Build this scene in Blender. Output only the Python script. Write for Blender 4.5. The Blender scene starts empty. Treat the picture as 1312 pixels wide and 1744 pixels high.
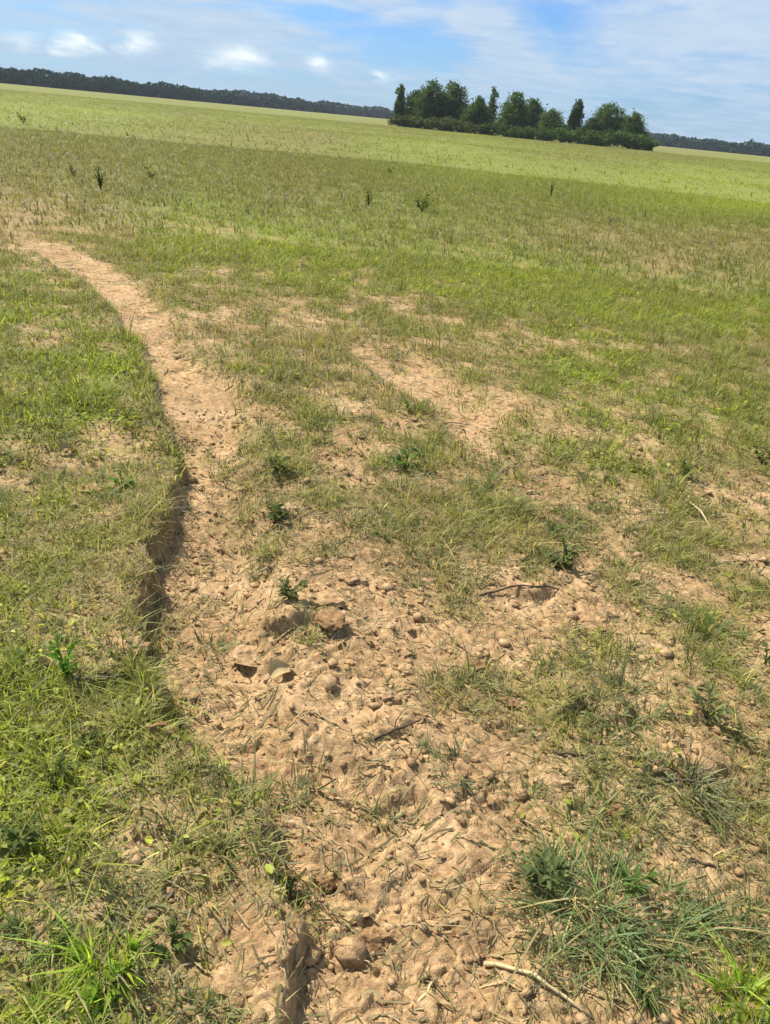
import bpy, bmesh, math, random
import numpy as np
from mathutils import Matrix, Vector

random.seed(7)
rng = np.random.default_rng(11)
SC = bpy.context.scene
COL = SC.collection

# ------------------------------------------------------------------ camera
PW, PH, FPX = 1312.0, 1744.0, 1317.0          # photograph size and focal length in its pixels
CAM_H = 1.5
d1 = np.array([0 - PW/2, PH/2 - 135, -FPX]); d2 = np.array([PW - PW/2, PH/2 - 262, -FPX])
up = np.cross(d2, d1); up /= np.linalg.norm(up)
if up[1] < 0: up = -up
fw = np.array([0, 0, -1.0]); fw = fw - up*np.dot(fw, up); fw /= np.linalg.norm(fw)
rt = np.cross(fw, up)
R = np.stack([rt, fw, up])                     # rows: world axes in camera coordinates -> R @ v_cam = v_world
cam_d = bpy.data.cameras.new('camera'); cam = bpy.data.objects.new('camera', cam_d); COL.objects.link(cam)
cam_d.sensor_fit = 'VERTICAL'; cam_d.sensor_height = 24.0; cam_d.lens = FPX/PH*24.0
cam_d.clip_start = 0.05; cam_d.clip_end = 20000
M4 = Matrix.Identity(4)
for i in range(3):
    for j in range(3): M4[i][j] = float(R[i, j])
M4.translation = (0, 0, CAM_H); cam.matrix_world = M4
SC.camera = cam

# ------------------------------------------------------------------ sky, sun, exposure
SUN_AZ, SUN_EL = math.radians(-52), math.radians(49)      # azimuth from +Y, clockwise positive; in front and to the left
W = bpy.data.worlds.new('World'); SC.world = W; W.use_nodes = True
def N(nt, t, **kw):
    n = nt.nodes.new(t)
    for k, v in kw.items(): setattr(n, k, v)
    return n
def build_world():
    nt = W.node_tree; nt.nodes.clear(); L = nt.links.new
    def math_(op, a, b=None, c=None, clamp=False):
        n = N(nt, 'ShaderNodeMath', operation=op, use_clamp=clamp)
        for i, v in enumerate((a, b, c)):
            if v is None: continue
            if isinstance(v, (int, float)): n.inputs[i].default_value = v
            else: L(v, n.inputs[i])
        return n.outputs[0]
    tc = N(nt, 'ShaderNodeTexCoord'); sep = N(nt, 'ShaderNodeSeparateXYZ'); L(tc.outputs['Generated'], sep.inputs[0])
    x, y, z = sep.outputs
    az = math_('ARCTAN2', x, y); el = math_('ARCSINE', z)
    sky = N(nt, 'ShaderNodeTexSky', sky_type='NISHITA', sun_disc=False, sun_elevation=SUN_EL, sun_rotation=SUN_AZ,
            altitude=100, air_density=1.0, dust_density=0.6, ozone_density=2.0)
    skyc = N(nt, 'ShaderNodeMix', data_type='RGBA', blend_type='MULTIPLY'); skyc.inputs[0].default_value = 1
    L(sky.outputs[0], skyc.inputs[6]); skyc.inputs[7].default_value = (0.36, 0.62, 1.02, 1)
    # thin cloud layer seen in perspective: direction projected on a plane overhead
    zz = math_('MAXIMUM', z, 0.0); zz = math_('ADD', zz, 0.10)
    u = math_('DIVIDE', x, zz); v = math_('DIVIDE', y, zz)
    cmb = N(nt, 'ShaderNodeCombineXYZ'); L(u, cmb.inputs[0]); L(v, cmb.inputs[1])
    n1 = N(nt, 'ShaderNodeTexNoise'); n1.inputs['Scale'].default_value = 0.9; n1.inputs['Detail'].default_value = 7; n1.inputs['Roughness'].default_value = 0.62; n1.inputs['Distortion'].default_value = 0.6
    L(cmb.outputs[0], n1.inputs['Vector'])
    n2 = N(nt, 'ShaderNodeTexNoise'); n2.inputs['Scale'].default_value = 3.2; n2.inputs['Detail'].default_value = 5; n2.inputs['Roughness'].default_value = 0.6
    L(cmb.outputs[0], n2.inputs['Vector'])
    # second lookup in angles for the low puffs
    ca = N(nt, 'ShaderNodeCombineXYZ'); L(az, ca.inputs[0]); L(math_('MULTIPLY', el, 2.2), ca.inputs[1])
    n3 = N(nt, 'ShaderNodeTexNoise'); n3.inputs['Scale'].default_value = 26; n3.inputs['Detail'].default_value = 5; L(ca.outputs[0], n3.inputs['Vector'])
    wob = math_('SUBTRACT', n3.outputs[0], 0.5)
    azw = math_('ADD', az, math_('MULTIPLY', wob, 0.06)); elw = math_('ADD', el, math_('MULTIPLY', wob, 0.03))
    def blob(px, py, sx, sy):
        d = np.array([px - PW/2, PH/2 - py, -FPX]); w = R @ d; w /= np.linalg.norm(w)
        a0, e0 = math.atan2(w[0], w[1]), math.asin(w[2])
        da = math_('DIVIDE', math_('SUBTRACT', azw, a0), sx/FPX); de = math_('DIVIDE', math_('SUBTRACT', elw, e0), sy/FPX)
        q = math_('ADD', math_('MULTIPLY', da, da), math_('MULTIPLY', de, de))
        return math_('EXPONENT', math_('MULTIPLY', q, -1.0))
    cov = math_('MULTIPLY_ADD', math_('SUBTRACT', n1.outputs[0], 0.47), 2.6, 0.68)
    cov = math_('ADD', cov, math_('MULTIPLY', math_('SUBTRACT', n2.outputs[0], 0.5), 0.9))
    for (px, py, sx, sy, k) in [(740, 75, 70, 26, -0.75), (590, 50, 80, 30, -0.45), (955, 35, 85, 34, -0.7), (540, 20, 60, 18, -0.3),
                                (860, 70, 70, 60, 0.5), (1180, 40, 160, 60, 0.5), (300, 25, 130, 50, 0.45), (640, 5, 60, 25, 0.3), (90, 30, 90, 60, -0.1)]:
        cov = math_('ADD', cov, math_('MULTIPLY', blob(px, py, sx, sy), k))
    cov = math_('MULTIPLY', cov, 1.0, clamp=True)
    # toward the horizon the layer thickens into a pale veil
    veil = math_('EXPONENT', math_('MULTIPLY', math_('MAXIMUM', el, 0.0), -14.0))
    cov = math_('MAXIMUM', cov, math_('MULTIPLY', veil, 0.62))
    cc = N(nt, 'ShaderNodeMix', data_type='RGBA'); L(n2.outputs[0], cc.inputs[0])
    cc.inputs[6].default_value = (0.215, 0.305, 0.43, 1); cc.inputs[7].default_value = (0.405, 0.455, 0.51, 1)
    vc = N(nt, 'ShaderNodeMix', data_type='RGBA'); L(math_('MULTIPLY', veil, 0.8), vc.inputs[0]); L(cc.outputs[2], vc.inputs[6]); vc.inputs[7].default_value = (0.18, 0.282, 0.385, 1)
    puff = None
    for (px, py, sx, sy, k) in [(125, 70, 26, 12, 1.0), (155, 82, 16, 8, .8), (235, 70, 20, 11, .9), (410, 98, 34, 11, 1.0), (395, 108, 40, 8, .6), (542, 108, 16, 9, .9), (655, 126, 15, 8, .8), (30, 72, 24, 10, .5)]:
        b = math_('MULTIPLY', blob(px, py, sx, sy), k); puff = b if puff is None else math_('MAXIMUM', puff, b)
    puff = math_('SMOOTHSTEP' if False else 'MULTIPLY', puff, 1.1, clamp=True)
    # cloud radiance / sky strength: clouds are given in display radiance, the sky is scaled by 0.1
    bg1 = N(nt, 'ShaderNodeBackground'); bg1.inputs[1].default_value = 0.072; L(skyc.outputs[2], bg1.inputs[0])
    pc = N(nt, 'ShaderNodeMix', data_type='RGBA'); L(puff, pc.inputs[0]); L(vc.outputs[2], pc.inputs[6]); pc.inputs[7].default_value = (0.48, 0.53, 0.55, 1)
    bg2 = N(nt, 'ShaderNodeBackground'); bg2.inputs[1].default_value = 1.0; L(pc.outputs[2], bg2.inputs[0])
    ms = N(nt, 'ShaderNodeMixShader'); L(math_('MAXIMUM', cov, puff), ms.inputs[0]); L(bg1.outputs[0], ms.inputs[1]); L(bg2.outputs[0], ms.inputs[2])
    out = N(nt, 'ShaderNodeOutputWorld'); L(ms.outputs[0], out.inputs[0])
build_world()
sd = bpy.data.lights.new('sun', 'SUN'); sd.energy = 4.8; sd.angle = math.radians(0.55); sd.color = (1.0, 0.93, 0.82)
sun = bpy.data.objects.new('sun', sd); COL.objects.link(sun)
sv = Vector((math.sin(SUN_AZ)*math.cos(SUN_EL), math.cos(SUN_AZ)*math.cos(SUN_EL), math.sin(SUN_EL)))
sun.rotation_euler = sv.to_track_quat('Z', 'Y').to_euler(); sun.location = sv*50
SC.view_settings.view_transform = 'Standard'; SC.view_settings.look = 'None'
SC.view_settings.exposure = 0.95; SC.view_settings.gamma = 1.0; SC.view_settings.use_curve_mapping = False
SC.cycles.max_bounces = 6; SC.cycles.transparent_max_bounces = 8

# ------------------------------------------------------------------ projections and noise
def unproject(px, py):
    """photograph pixel -> point on the flat ground"""
    d = R @ np.array([px - PW/2, PH/2 - py, -FPX]); t = -CAM_H/d[2]
    return d[0]*t, d[1]*t
def project(x, y, z=0.0):
    v = np.stack([np.asarray(x, float), np.asarray(y, float), np.full(np.shape(x), z - CAM_H)])
    c = np.tensordot(R.T, v, 1)
    dep = np.maximum(-c[2], 0.05)
    return PW/2 + FPX*c[0]/dep, PH/2 - FPX*c[1]/dep, dep
def vnoise(x, y, seed=0):
    xi = np.floor(x).astype(np.int64); yi = np.floor(y).astype(np.int64); fx = x - xi; fy = y - yi
    fx = fx*fx*fx*(fx*(fx*6-15)+10); fy = fy*fy*fy*(fy*(fy*6-15)+10)
    def h(a, b):
        n = (a*374761393 + b*668265263 + seed*2147483647 + 974711) & 0xFFFFFFFF
        n = ((n ^ (n >> 13))*1274126177) & 0xFFFFFFFF
        n = ((n ^ (n >> 16))*2246822519) & 0xFFFFFFFF
        return ((n ^ (n >> 15)) & 0xFFFFFF)/float(0xFFFFFF)
    a = h(xi, yi); b = h(xi+1, yi); c = h(xi, yi+1); d = h(xi+1, yi+1)
    return a + (b-a)*fx + (c-a)*fy + (a-b-c+d)*fx*fy
def fbm(x, y, seed=0, oct=4, gain=0.5):
    s = 0; amp = 1; tot = 0
    for o in range(oct):
        c, sn = math.cos(0.6*o), math.sin(0.6*o); f = 2.03**o
        s = s + amp*vnoise((x*c - y*sn)*f + 17.3*o, (x*sn + y*c)*f - 9.1*o, seed + o); tot += amp; amp *= gain
    return s/tot
def clods(x, y, seed, crack=0.0):
    """broken crust: every Voronoi cell is a small tilted plate at its own height"""
    xi = np.floor(x).astype(np.int64); yi = np.floor(y).astype(np.int64); best = np.full(x.shape, 9.0); second = best.copy(); hh = np.zeros(x.shape)
    def h(a, b, k):
        n = (a*374761393 + b*668265263 + (seed*13 + k)*974711 + 12345) & 0xFFFFFFFF
        n = ((n ^ (n >> 13))*1274126177) & 0xFFFFFFFF
        n = ((n ^ (n >> 16))*2246822519) & 0xFFFFFFFF
        return ((n ^ (n >> 15)) & 0xFFFFFF)/float(0xFFFFFF)
    for i in (-1, 0, 1):
        for j in (-1, 0, 1):
            a, b = xi + i, yi + j; dx = x - a - h(a, b, 1); dy = y - b - h(a, b, 2); d = dx*dx + dy*dy
            v = h(a, b, 3) - 0.5 + (h(a, b, 4) - .5)*1.5*dx + (h(a, b, 5) - .5)*1.5*dy; m = d < best
            second = np.where(m, best, np.minimum(second, d)); hh = np.where(m, v, hh); best = np.minimum(best, d)
    return hh - crack*np.exp(-(np.sqrt(second) - np.sqrt(best))/0.06)
def sstep(a, b, x):
    t = np.clip((x - a)/(b - a), 0, 1); return t*t*(3 - 2*t)

# ------------------------------------------------------------------ where the field is bare, green or dry
GX = np.linspace(0, 1312, 9)
GY = np.array([150,200,250,300,350,400,450,500,550,600,650,700,800,900,1000,1100,1200,1300,1400,1500,1600,1744], float)
BARE = np.array([[int(c) for c in r] for r in """000000000 000000000 000000000 100000000 210000000 421000111 232100011 123221000 124221100 214233211
103233211 103343211 323334323 334454445 235776666 126887666 137988656 134998766 123798667 123697457 123698657 124798762""".split()], float)
HUE = np.array([[int(c) for c in r] for r in """556666666 234455666 654544565 664543323 753544432 863245667 564343466 356543344 346665433 426675355
416666346 426666444 546555446 546665556 257776565 236887565 245887656 246666546 245665455 245564346 324565546 214666640""".split()], float)
def grid(G, px, py):
    fx = np.clip(px, 0, 1311.9)/164.0; ix = fx.astype(int); fx = fx - ix
    iy = np.clip(np.searchsorted(GY, py, side='right') - 1, 0, len(GY)-2); fy = np.clip((py - GY[iy])/(GY[iy+1]-GY[iy]), 0, 1)
    ix = np.clip(ix, 0, 7)
    return (G[iy, ix]*(1-fx) + G[iy, ix+1]*fx)*(1-fy) + (G[iy+1, ix]*(1-fx) + G[iy+1, ix+1]*fx)*fy
RUT1 = np.array([(376,-110,-20),(392,-60,40),(424,35,125),(456,95,195),(498,165,258),(550,205,298),(600,238,325),(650,265,375),(700,285,402),(760,300,410),
                 (830,290,430),(900,272,432),(1000,255,425),(1100,262,440),(1200,272,470),(1260,285,520),(1330,380,640),(1400,440,720),(1470,480,760),(1540,525,770),(1620,545,770),(1744,550,740),(2300,560,700)], float)
RUT2 = np.array([(470,400,450),(520,480,560),(590,590,690),(640,640,775),(700,725,845),(760,760,872),(850,770,890),(950,800,880)], float)
def rut(P, px, py, dep):
    """metres inside the left and right edge of a wheel rut (negative outside)"""
    l = np.interp(py, P[:, 0], P[:, 1]); r = np.interp(py, P[:, 0], P[:, 2]); k = dep/FPX
    return (px - l)*k, (r - px)*k
def field(x, y):
    """height, bareness 0..1, dryness 0..1 for ground points"""
    px, py, dep = project(x, y)
    py = np.where(y < 0.3, 2300, py)
    r = np.hypot(x, y)
    near = 1 - sstep(7, 16, r)
    wob = (fbm(x*3.1, y*3.1, 5, 3) - 0.5)*0.16*np.clip(near + .2, 0, 1) + (fbm(x*14, y*14, 6, 2) - 0.5)*0.05*near
    a1, b1 = rut(RUT1, px, py, dep); a2, b2 = rut(RUT2, px, py, dep)
    wob = wob*(1 + 0.9*sstep(1200, 1400, py))
    a1 = a1 + wob; b1 = b1 + wob*1.2; a2 = a2 + wob*1.3; b2 = b2 - wob*1.2
    s1 = sstep(375, 430, py); s2 = sstep(545, 625, py)*(1 - sstep(715, 810, py))
    in1 = sstep(-0.012, 0.03, a1)*sstep(-0.10, 0.12, b1)*s1
    in2 = sstep(-0.05, 0.06, a2)*sstep(-0.06, 0.07, b2)*s2
    bare = grid(BARE, px, py)/9.0; hue = (grid(HUE, px, py) - 5)*0.125 + 0.54 - 0.055*(1 - sstep(450, 650, py))
    n = fbm(x*4.3, y*4.3, 21, 4, 0.6)
    nl = fbm(x*1.1, y*1.1, 31, 3)
    bare = np.clip(0.5 + (bare - 0.45)*1.25 + (n - 0.5)*2.0*near + (nl - 0.5)*0.5*near, 0, 1)
    bare = bare*sstep(140, 420, py)
    # the grassy rib between the ruts and the wheel-worn strips
    patch = np.clip(fbm(x*7, y*7, 44, 3) - 0.28, 0, 1)*1.9
    bare = np.maximum(bare, in1*np.clip(patch + 0.45*(1 - sstep(1050, 1400, py)) + 0.5*(1 - sstep(650, 800, py)), 0, 1))
    bare = np.maximum(bare, in2*np.clip(patch + 0.6, 0, 1))
    far_n = fbm(x*0.12, y*0.045, 61, 4) - 0.5
    hue = np.clip(hue + (fbm(x*2.3, y*2.3, 51, 3) - 0.5)*0.6*near + far_n*0.5*(1-near*0.7), 0, 1)
    # ---- height
    bank = np.interp(py, [380, 500, 700, 850, 1200, 1350, 1744], [0.005, 0.02, 0.06, 0.10, 0.105, 0.07, 0.045])
    h = -bank*in1 - 0.035*in2
    h = h + 0.022*np.exp(-((a1 + 0.05)/0.06)**2)*s1 + 0.015*np.exp(-((b1 + 0.05)/0.10)**2)*s1*(1 - sstep(1150, 1300, py))
    h = h + (fbm(x*0.9, y*0.9, 71, 3) - 0.5)*0.10*near + (fbm(x*0.05, y*0.05, 72, 2) - 0.5)*0.5*sstep(8, 30, r)*(1 - sstep(60, 150, r))
    fine = 1 - sstep(3.5, 8, r); mid = 1 - sstep(8, 18, r)
    rough = 0.45 + 0.55*bare
    ridg = 1 - np.abs(2*fbm(x*9, y*11, 81, 3) - 1)
    h = h + (ridg - 0.7)*0.014*mid*rough
    nr_ = r < 8.5
    if nr_.any():
        xs, ys = x[nr_], y[nr_]; w1 = fbm(xs*13, ys*13, 84, 3, .6) - .5; w2 = fbm(xs*13 + 40, ys*13, 87, 3, .6) - .5
        u = xs*0.83 + ys*0.55 + w1*.09; v = -xs*0.55 + ys*0.83 + w2*.09          # crust torn along one direction by the turning wheels
        some = 0.35 + 0.65*sstep(.38, .6, fbm(xs*2.7, ys*2.7, 88, 2))
        d = clods(u*8, v*20, 1, .25)*0.0095*some + clods(u*24, v*44, 2)*0.0085 + (fbm(u*22, v*75, 86, 3, .6) - .5)*0.014
        h[nr_] += d*(fine*rough)[nr_]
    # small ledges of crusted soil that break off toward the viewer
    for (lx, ly, lw, lh) in LEDGES:
        dx = (x - lx)/lw; dy = (y - ly)
        e = dy + 0.02*np.sin(x*37) + (fbm(x*16, y*16, 90, 2) - .5)*.06
        h = h + lh*np.exp(-dx**4)*sstep(-0.008, 0.02, e)*(1 - sstep(0.02, 0.30, e))
    return h, bare, hue
LEDGES = []
for (px, py, wpx, lh) in [(515, 1068, 85, 0.055), (1000, 1225, 85, 0.05), (885, 1012, 75, 0.04), (470, 885, 45, 0.05), (470, 812, 40, 0.045), (690, 1262, 50, 0.03), (560, 1500, 45, 0.03),
                          (1165, 1235, 60, 0.03), (700, 1510, 70, 0.02), (935, 895, 45, 0.035), (1170, 1335, 80, 0.03), (170, 1168, 50, 0.04), (720, 1370, 100, 0.018)]:
    gx, gy = unproject(px, py); LEDGES.append((gx, gy, wpx*math.hypot(gy, CAM_H)/FPX, lh*0.75))
def height(x, y):
    return field(np.atleast_1d(np.asarray(x, float)), np.atleast_1d(np.asarray(y, float)))[0]
def spot(px, py):
    gx, gy = unproject(px, py); return Vector((gx, gy, float(height(gx, gy)[0]))), math.hypot(gy, CAM_H)/FPX     # point, metres per photo pixel there

# ------------------------------------------------------------------ mesh helpers
def mesh_from(name, V, faces_loops, sizes, attrs=None, smooth=True):
    me = bpy.data.meshes.new(name)
    V = np.asarray(V, np.float32); fl = np.asarray(faces_loops, np.int32); sz = np.asarray(sizes, np.int32)
    me.vertices.add(len(V)); me.vertices.foreach_set('co', V.ravel())
    me.loops.add(len(fl)); me.loops.foreach_set('vertex_index', fl)
    me.polygons.add(len(sz)); st = np.zeros(len(sz), np.int32); st[1:] = np.cumsum(sz)[:-1]
    me.polygons.foreach_set('loop_start', st)
    if smooth: me.polygons.foreach_set('use_smooth', np.ones(len(sz), bool))
    me.update(calc_edges=True)
    for k, v in (attrs or {}).items():
        v = np.asarray(v, np.float32)
        if v.ndim == 1:
            a = me.attributes.new(k, 'FLOAT', 'POINT'); a.data.foreach_set('value', v)
        else:
            a = me.attributes.new(k, 'FLOAT_COLOR', 'POINT'); a.data.foreach_set('color', np.concatenate([v, np.ones((len(v), 1), np.float32)], 1).ravel())
    return me
def link(name, me, mat=None, parent=None, loc=None, rz=0.0, scale=None):
    o = bpy.data.objects.new(name, me); COL.objects.link(o)
    if mat is not None and me is not None and not me.materials: me.materials.append(mat)
    if parent is not None: o.parent = parent
    if loc is not None: o.location = loc
    o.rotation_euler[2] = rz
    if scale is not None: o.scale = scale if hasattr(scale, '__len__') else (scale,)*3
    return o
def tag(o, label=None, cat=None, group=None, kind=None):
    if label: o['label'] = label
    if cat: o['category'] = cat
    if group: o['group'] = group
    if kind: o['kind'] = kind
    return o

# ------------------------------------------------------------------ materials
def new_mat(name):
    m = bpy.data.materials.new(name); m.use_nodes = True; m.node_tree.nodes.clear(); return m, m.node_tree
def leaf_mat(name, attr=None, color=(0.08, 0.12, 0.03), trans=0.45, rough=0.7, var=0.3, vscale=3.0, spec=0.15):
    m, nt = new_mat(name); L = nt.links.new
    if attr:
        a = N(nt, 'ShaderNodeAttribute', attribute_name=attr); src = a.outputs['Color']
    else:
        tc = N(nt, 'ShaderNodeTexCoord'); oi = N(nt, 'ShaderNodeObjectInfo')
        nz = N(nt, 'ShaderNodeTexNoise'); nz.inputs['Scale'].default_value = vscale; nz.inputs['Detail'].default_value = 3; L(tc.outputs['Object'], nz.inputs['Vector'])
        ad = N(nt, 'ShaderNodeMath', operation='ADD'); L(nz.outputs[0], ad.inputs[0]); L(oi.outputs['Random'], ad.inputs[1])
        mr = N(nt, 'ShaderNodeMapRange'); L(ad.outputs[0], mr.inputs[0]); mr.inputs[1].default_value = 0.3; mr.inputs[2].default_value = 1.7; mr.inputs[3].default_value = 1 - var; mr.inputs[4].default_value = 1 + var
        mu = N(nt, 'ShaderNodeVectorMath', operation='SCALE'); mu.inputs[0].default_value = color; L(mr.outputs[0], mu.inputs['Scale']); src = mu.outputs[0]
    p = N(nt, 'ShaderNodeBsdfPrincipled'); L(src, p.inputs['Base Color']); p.inputs['Roughness'].default_value = rough; p.inputs['Specular IOR Level'].default_value = spec
    t = N(nt, 'ShaderNodeBsdfTranslucent')
    br = N(nt, 'ShaderNodeMix', data_type='RGBA', blend_type='MULTIPLY'); br.inputs[0].default_value = 1; L(src, br.inputs[6]); br.inputs[7].default_value = (1.35, 1.38, 0.6, 1); L(br.outputs[2], t.inputs['Color'])
    ms = N(nt, 'ShaderNodeMixShader'); ms.inputs[0].default_value = trans; L(p.outputs[0], ms.inputs[1]); L(t.outputs[0], ms.inputs[2])
    out = N(nt, 'ShaderNodeOutputMaterial'); L(ms.outputs[0], out.inputs[0]); return m
def soil_nodes(nt, coord, scale=1.0):
    """crumbly sunbaked loam: colour socket and a bump normal"""
    L = nt.links.new
    n1 = N(nt, 'ShaderNodeTexNoise'); n1.inputs['Scale'].default_value = 2.2*scale; n1.inputs['Detail'].default_value = 6; n1.inputs['Roughness'].default_value = 0.65; L(coord, n1.inputs['Vector'])
    n2 = N(nt, 'ShaderNodeTexNoise'); n2.inputs['Scale'].default_value = 38*scale; n2.inputs['Detail'].default_value = 5; n2.inputs['Roughness'].default_value = 0.7; L(coord, n2.inputs['Vector'])
    r1 = N(nt, 'ShaderNodeValToRGB'); L(n1.outputs[0], r1.inputs[0]); e = r1.color_ramp.elements
    e[0].position = 0.30; e[0].color = (0.30, 0.188, 0.094, 1); e[1].position = 0.72; e[1].color = (0.49, 0.343, 0.196, 1)
    k = e.new(0.5); k.color = (0.405, 0.265, 0.136, 1)
    r2 = N(nt, 'ShaderNodeValToRGB'); L(n2.outputs[0], r2.inputs[0]); e = r2.color_ramp.elements
    e[0].position = 0.36; e[0].color = (0.50, 0.46, 0.40, 1); e[1].position = 0.62; e[1].color = (1.25, 1.27, 1.28, 1)
    mx = N(nt, 'ShaderNodeMix', data_type='RGBA', blend_type='MULTIPLY'); mx.inputs[0].default_value = 0.8; L(r1.outputs[0], mx.inputs[6]); L(r2.outputs[0], mx.inputs[7])
    n3 = N(nt, 'ShaderNodeTexNoise'); n3.inputs['Scale'].default_value = 120*scale; n3.inputs['Detail'].default_value = 4; n3.inputs['Roughness'].default_value = 0.75; L(coord, n3.inputs['Vector'])
    b = N(nt, 'ShaderNodeBump'); b.inputs['Strength'].default_value = 0.9; b.inputs['Distance'].default_value = 0.008; L(n3.outputs[0], b.inputs['Height'])
    return mx.outputs[2], b.outputs[0]
def ground_mat():
    m, nt = new_mat('field_ground'); L = nt.links.new
    tc = N(nt, 'ShaderNodeTexCoord'); co = tc.outputs['Object']
    soil, nrm = soil_nodes(nt, co)
    ab = N(nt, 'ShaderNodeAttribute', attribute_name='bare'); ah = N(nt, 'ShaderNodeAttribute', attribute_name='dry')
    th = N(nt, 'ShaderNodeValToRGB'); L(ah.outputs['Fac'], th.inputs[0]); e = th.color_ramp.elements
    e[0].position = 0.12; e[0].color = (0.175, 0.205, 0.050, 1); e[1].position = 0.9; e[1].color = (0.195, 0.160, 0.070, 1)
    k = e.new(0.42); k.color = (0.160, 0.172, 0.044, 1); k = e.new(0.64); k.color = (0.172, 0.156, 0.055, 1)
    n = N(nt, 'ShaderNodeTexNoise'); n.inputs['Scale'].default_value = 6.0; n.inputs['Detail'].default_value = 8; n.inputs['Roughness'].default_value = 0.75; L(co, n.inputs['Vector'])
    rr = N(nt, 'ShaderNodeValToRGB'); L(n.outputs[0], rr.inputs[0]); e = rr.color_ramp.elements; e[0].position = 0.3; e[0].color = (0.62, 0.60, 0.55, 1); e[1].position = 0.7; e[1].color = (1.22, 1.22, 1.15, 1)
    tm = N(nt, 'ShaderNodeMix', data_type='RGBA', blend_type='MULTIPLY'); tm.inputs[0].default_value = 1; L(th.outputs[0], tm.inputs[6]); L(rr.outputs[0], tm.inputs[7])
    # soil colour replaces the thatch colour as bareness rises
    mx = N(nt, 'ShaderNodeMix', data_type='RGBA'); pw = N(nt, 'ShaderNodeMath', operation='POWER'); L(ab.outputs['Fac'], pw.inputs[0]); pw.inputs[1].default_value = 0.6; L(pw.outputs[0], mx.inputs[0]); L(tm.outputs[2], mx.inputs[6]); L(soil, mx.inputs[7])
    p = N(nt, 'ShaderNodeBsdfPrincipled'); L(mx.outputs[2], p.inputs['Base Color']); p.inputs['Roughness'].default_value = 0.95; p.inputs['Specular IOR Level'].default_value = 0.1
    L(nrm, p.inputs['Normal'])
    out = N(nt, 'ShaderNodeOutputMaterial'); L(p.outputs[0], out.inputs[0]); return m
def clod_mat(name, tint=(1, 1, 1)):
    m, nt = new_mat(name); L = nt.links.new
    ge = N(nt, 'ShaderNodeNewGeometry'); c, nrm = soil_nodes(nt, ge.outputs['Position'], 1.2)
    mu = N(nt, 'ShaderNodeMix', data_type='RGBA', blend_type='MULTIPLY'); mu.inputs[0].default_value = 1; L(c, mu.inputs[6]); mu.inputs[7].default_value = (*tint, 1)
    p = N(nt, 'ShaderNodeBsdfPrincipled'); L(mu.outputs[2], p.inputs['Base Color']); p.inputs['Roughness'].default_value = 0.95; p.inputs['Specular IOR Level'].default_value = 0.1; L(nrm, p.inputs['Normal'])
    out = N(nt, 'ShaderNodeOutputMaterial'); L(p.outputs[0], out.inputs[0]); return m
def bark_mat(name, color):
    m, nt = new_mat(name); L = nt.links.new
    tc = N(nt, 'ShaderNodeTexCoord'); n = N(nt, 'ShaderNodeTexNoise'); n.inputs['Scale'].default_value = 20; n.inputs['Detail'].default_value = 4; L(tc.outputs['Object'], n.inputs['Vector'])
    r = N(nt, 'ShaderNodeValToRGB'); L(n.outputs[0], r.inputs[0]); e = r.color_ramp.elements
    e[0].position = .3; e[0].color = (*[c*0.6 for c in color], 1); e[1].position = .7; e[1].color = (*[c*1.3 for c in color], 1)
    p = N(nt, 'ShaderNodeBsdfPrincipled'); L(r.outputs[0], p.inputs['Base Color']); p.inputs['Roughness'].default_value = 0.85
    out = N(nt, 'ShaderNodeOutputMaterial'); L(p.outputs[0], out.inputs[0]); return m
M_GROUND = ground_mat()
M_BLADE = leaf_mat('grass_blade', attr='tint', trans=0.42, rough=0.5)
M_STRAW = leaf_mat('dry_straw', attr='tint', trans=0.15, rough=0.7)
M_TREE = leaf_mat('tree_leaf', color=(0.060, 0.100, 0.030), trans=0.4, spec=0.05, var=0.35, vscale=0.5)
M_TREE_PALE = leaf_mat('tree_leaf_pale', color=(0.080, 0.125, 0.040), trans=0.45, var=0.35, vscale=0.5)
M_FARWOOD = leaf_mat('far_leaf', color=(0.017, 0.040, 0.031), trans=0.12, var=0.2, vscale=0.05, spec=0.0, rough=1.0)
M_BUSH = leaf_mat('bush_leaf', color=(0.075, 0.095, 0.030), trans=0.35, var=0.35, vscale=0.5)
M_CLOD = clod_mat('soil_crumb'); M_CLOD_DARK = clod_mat('dark_soil', (0.72, 0.66, 0.62)); M_CLOD_PALE = clod_mat('pale_soil', (1.15, 1.18, 1.18))  # one soil colour with a darker and a paler tint for clods
M_BARK = bark_mat('bark', (0.09, 0.07, 0.05)); M_TWIG = bark_mat('twig_bark', (0.07, 0.05, 0.03)); M_STALK = bark_mat('dry_stalk_skin', (0.42, 0.33, 0.17))

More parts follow.
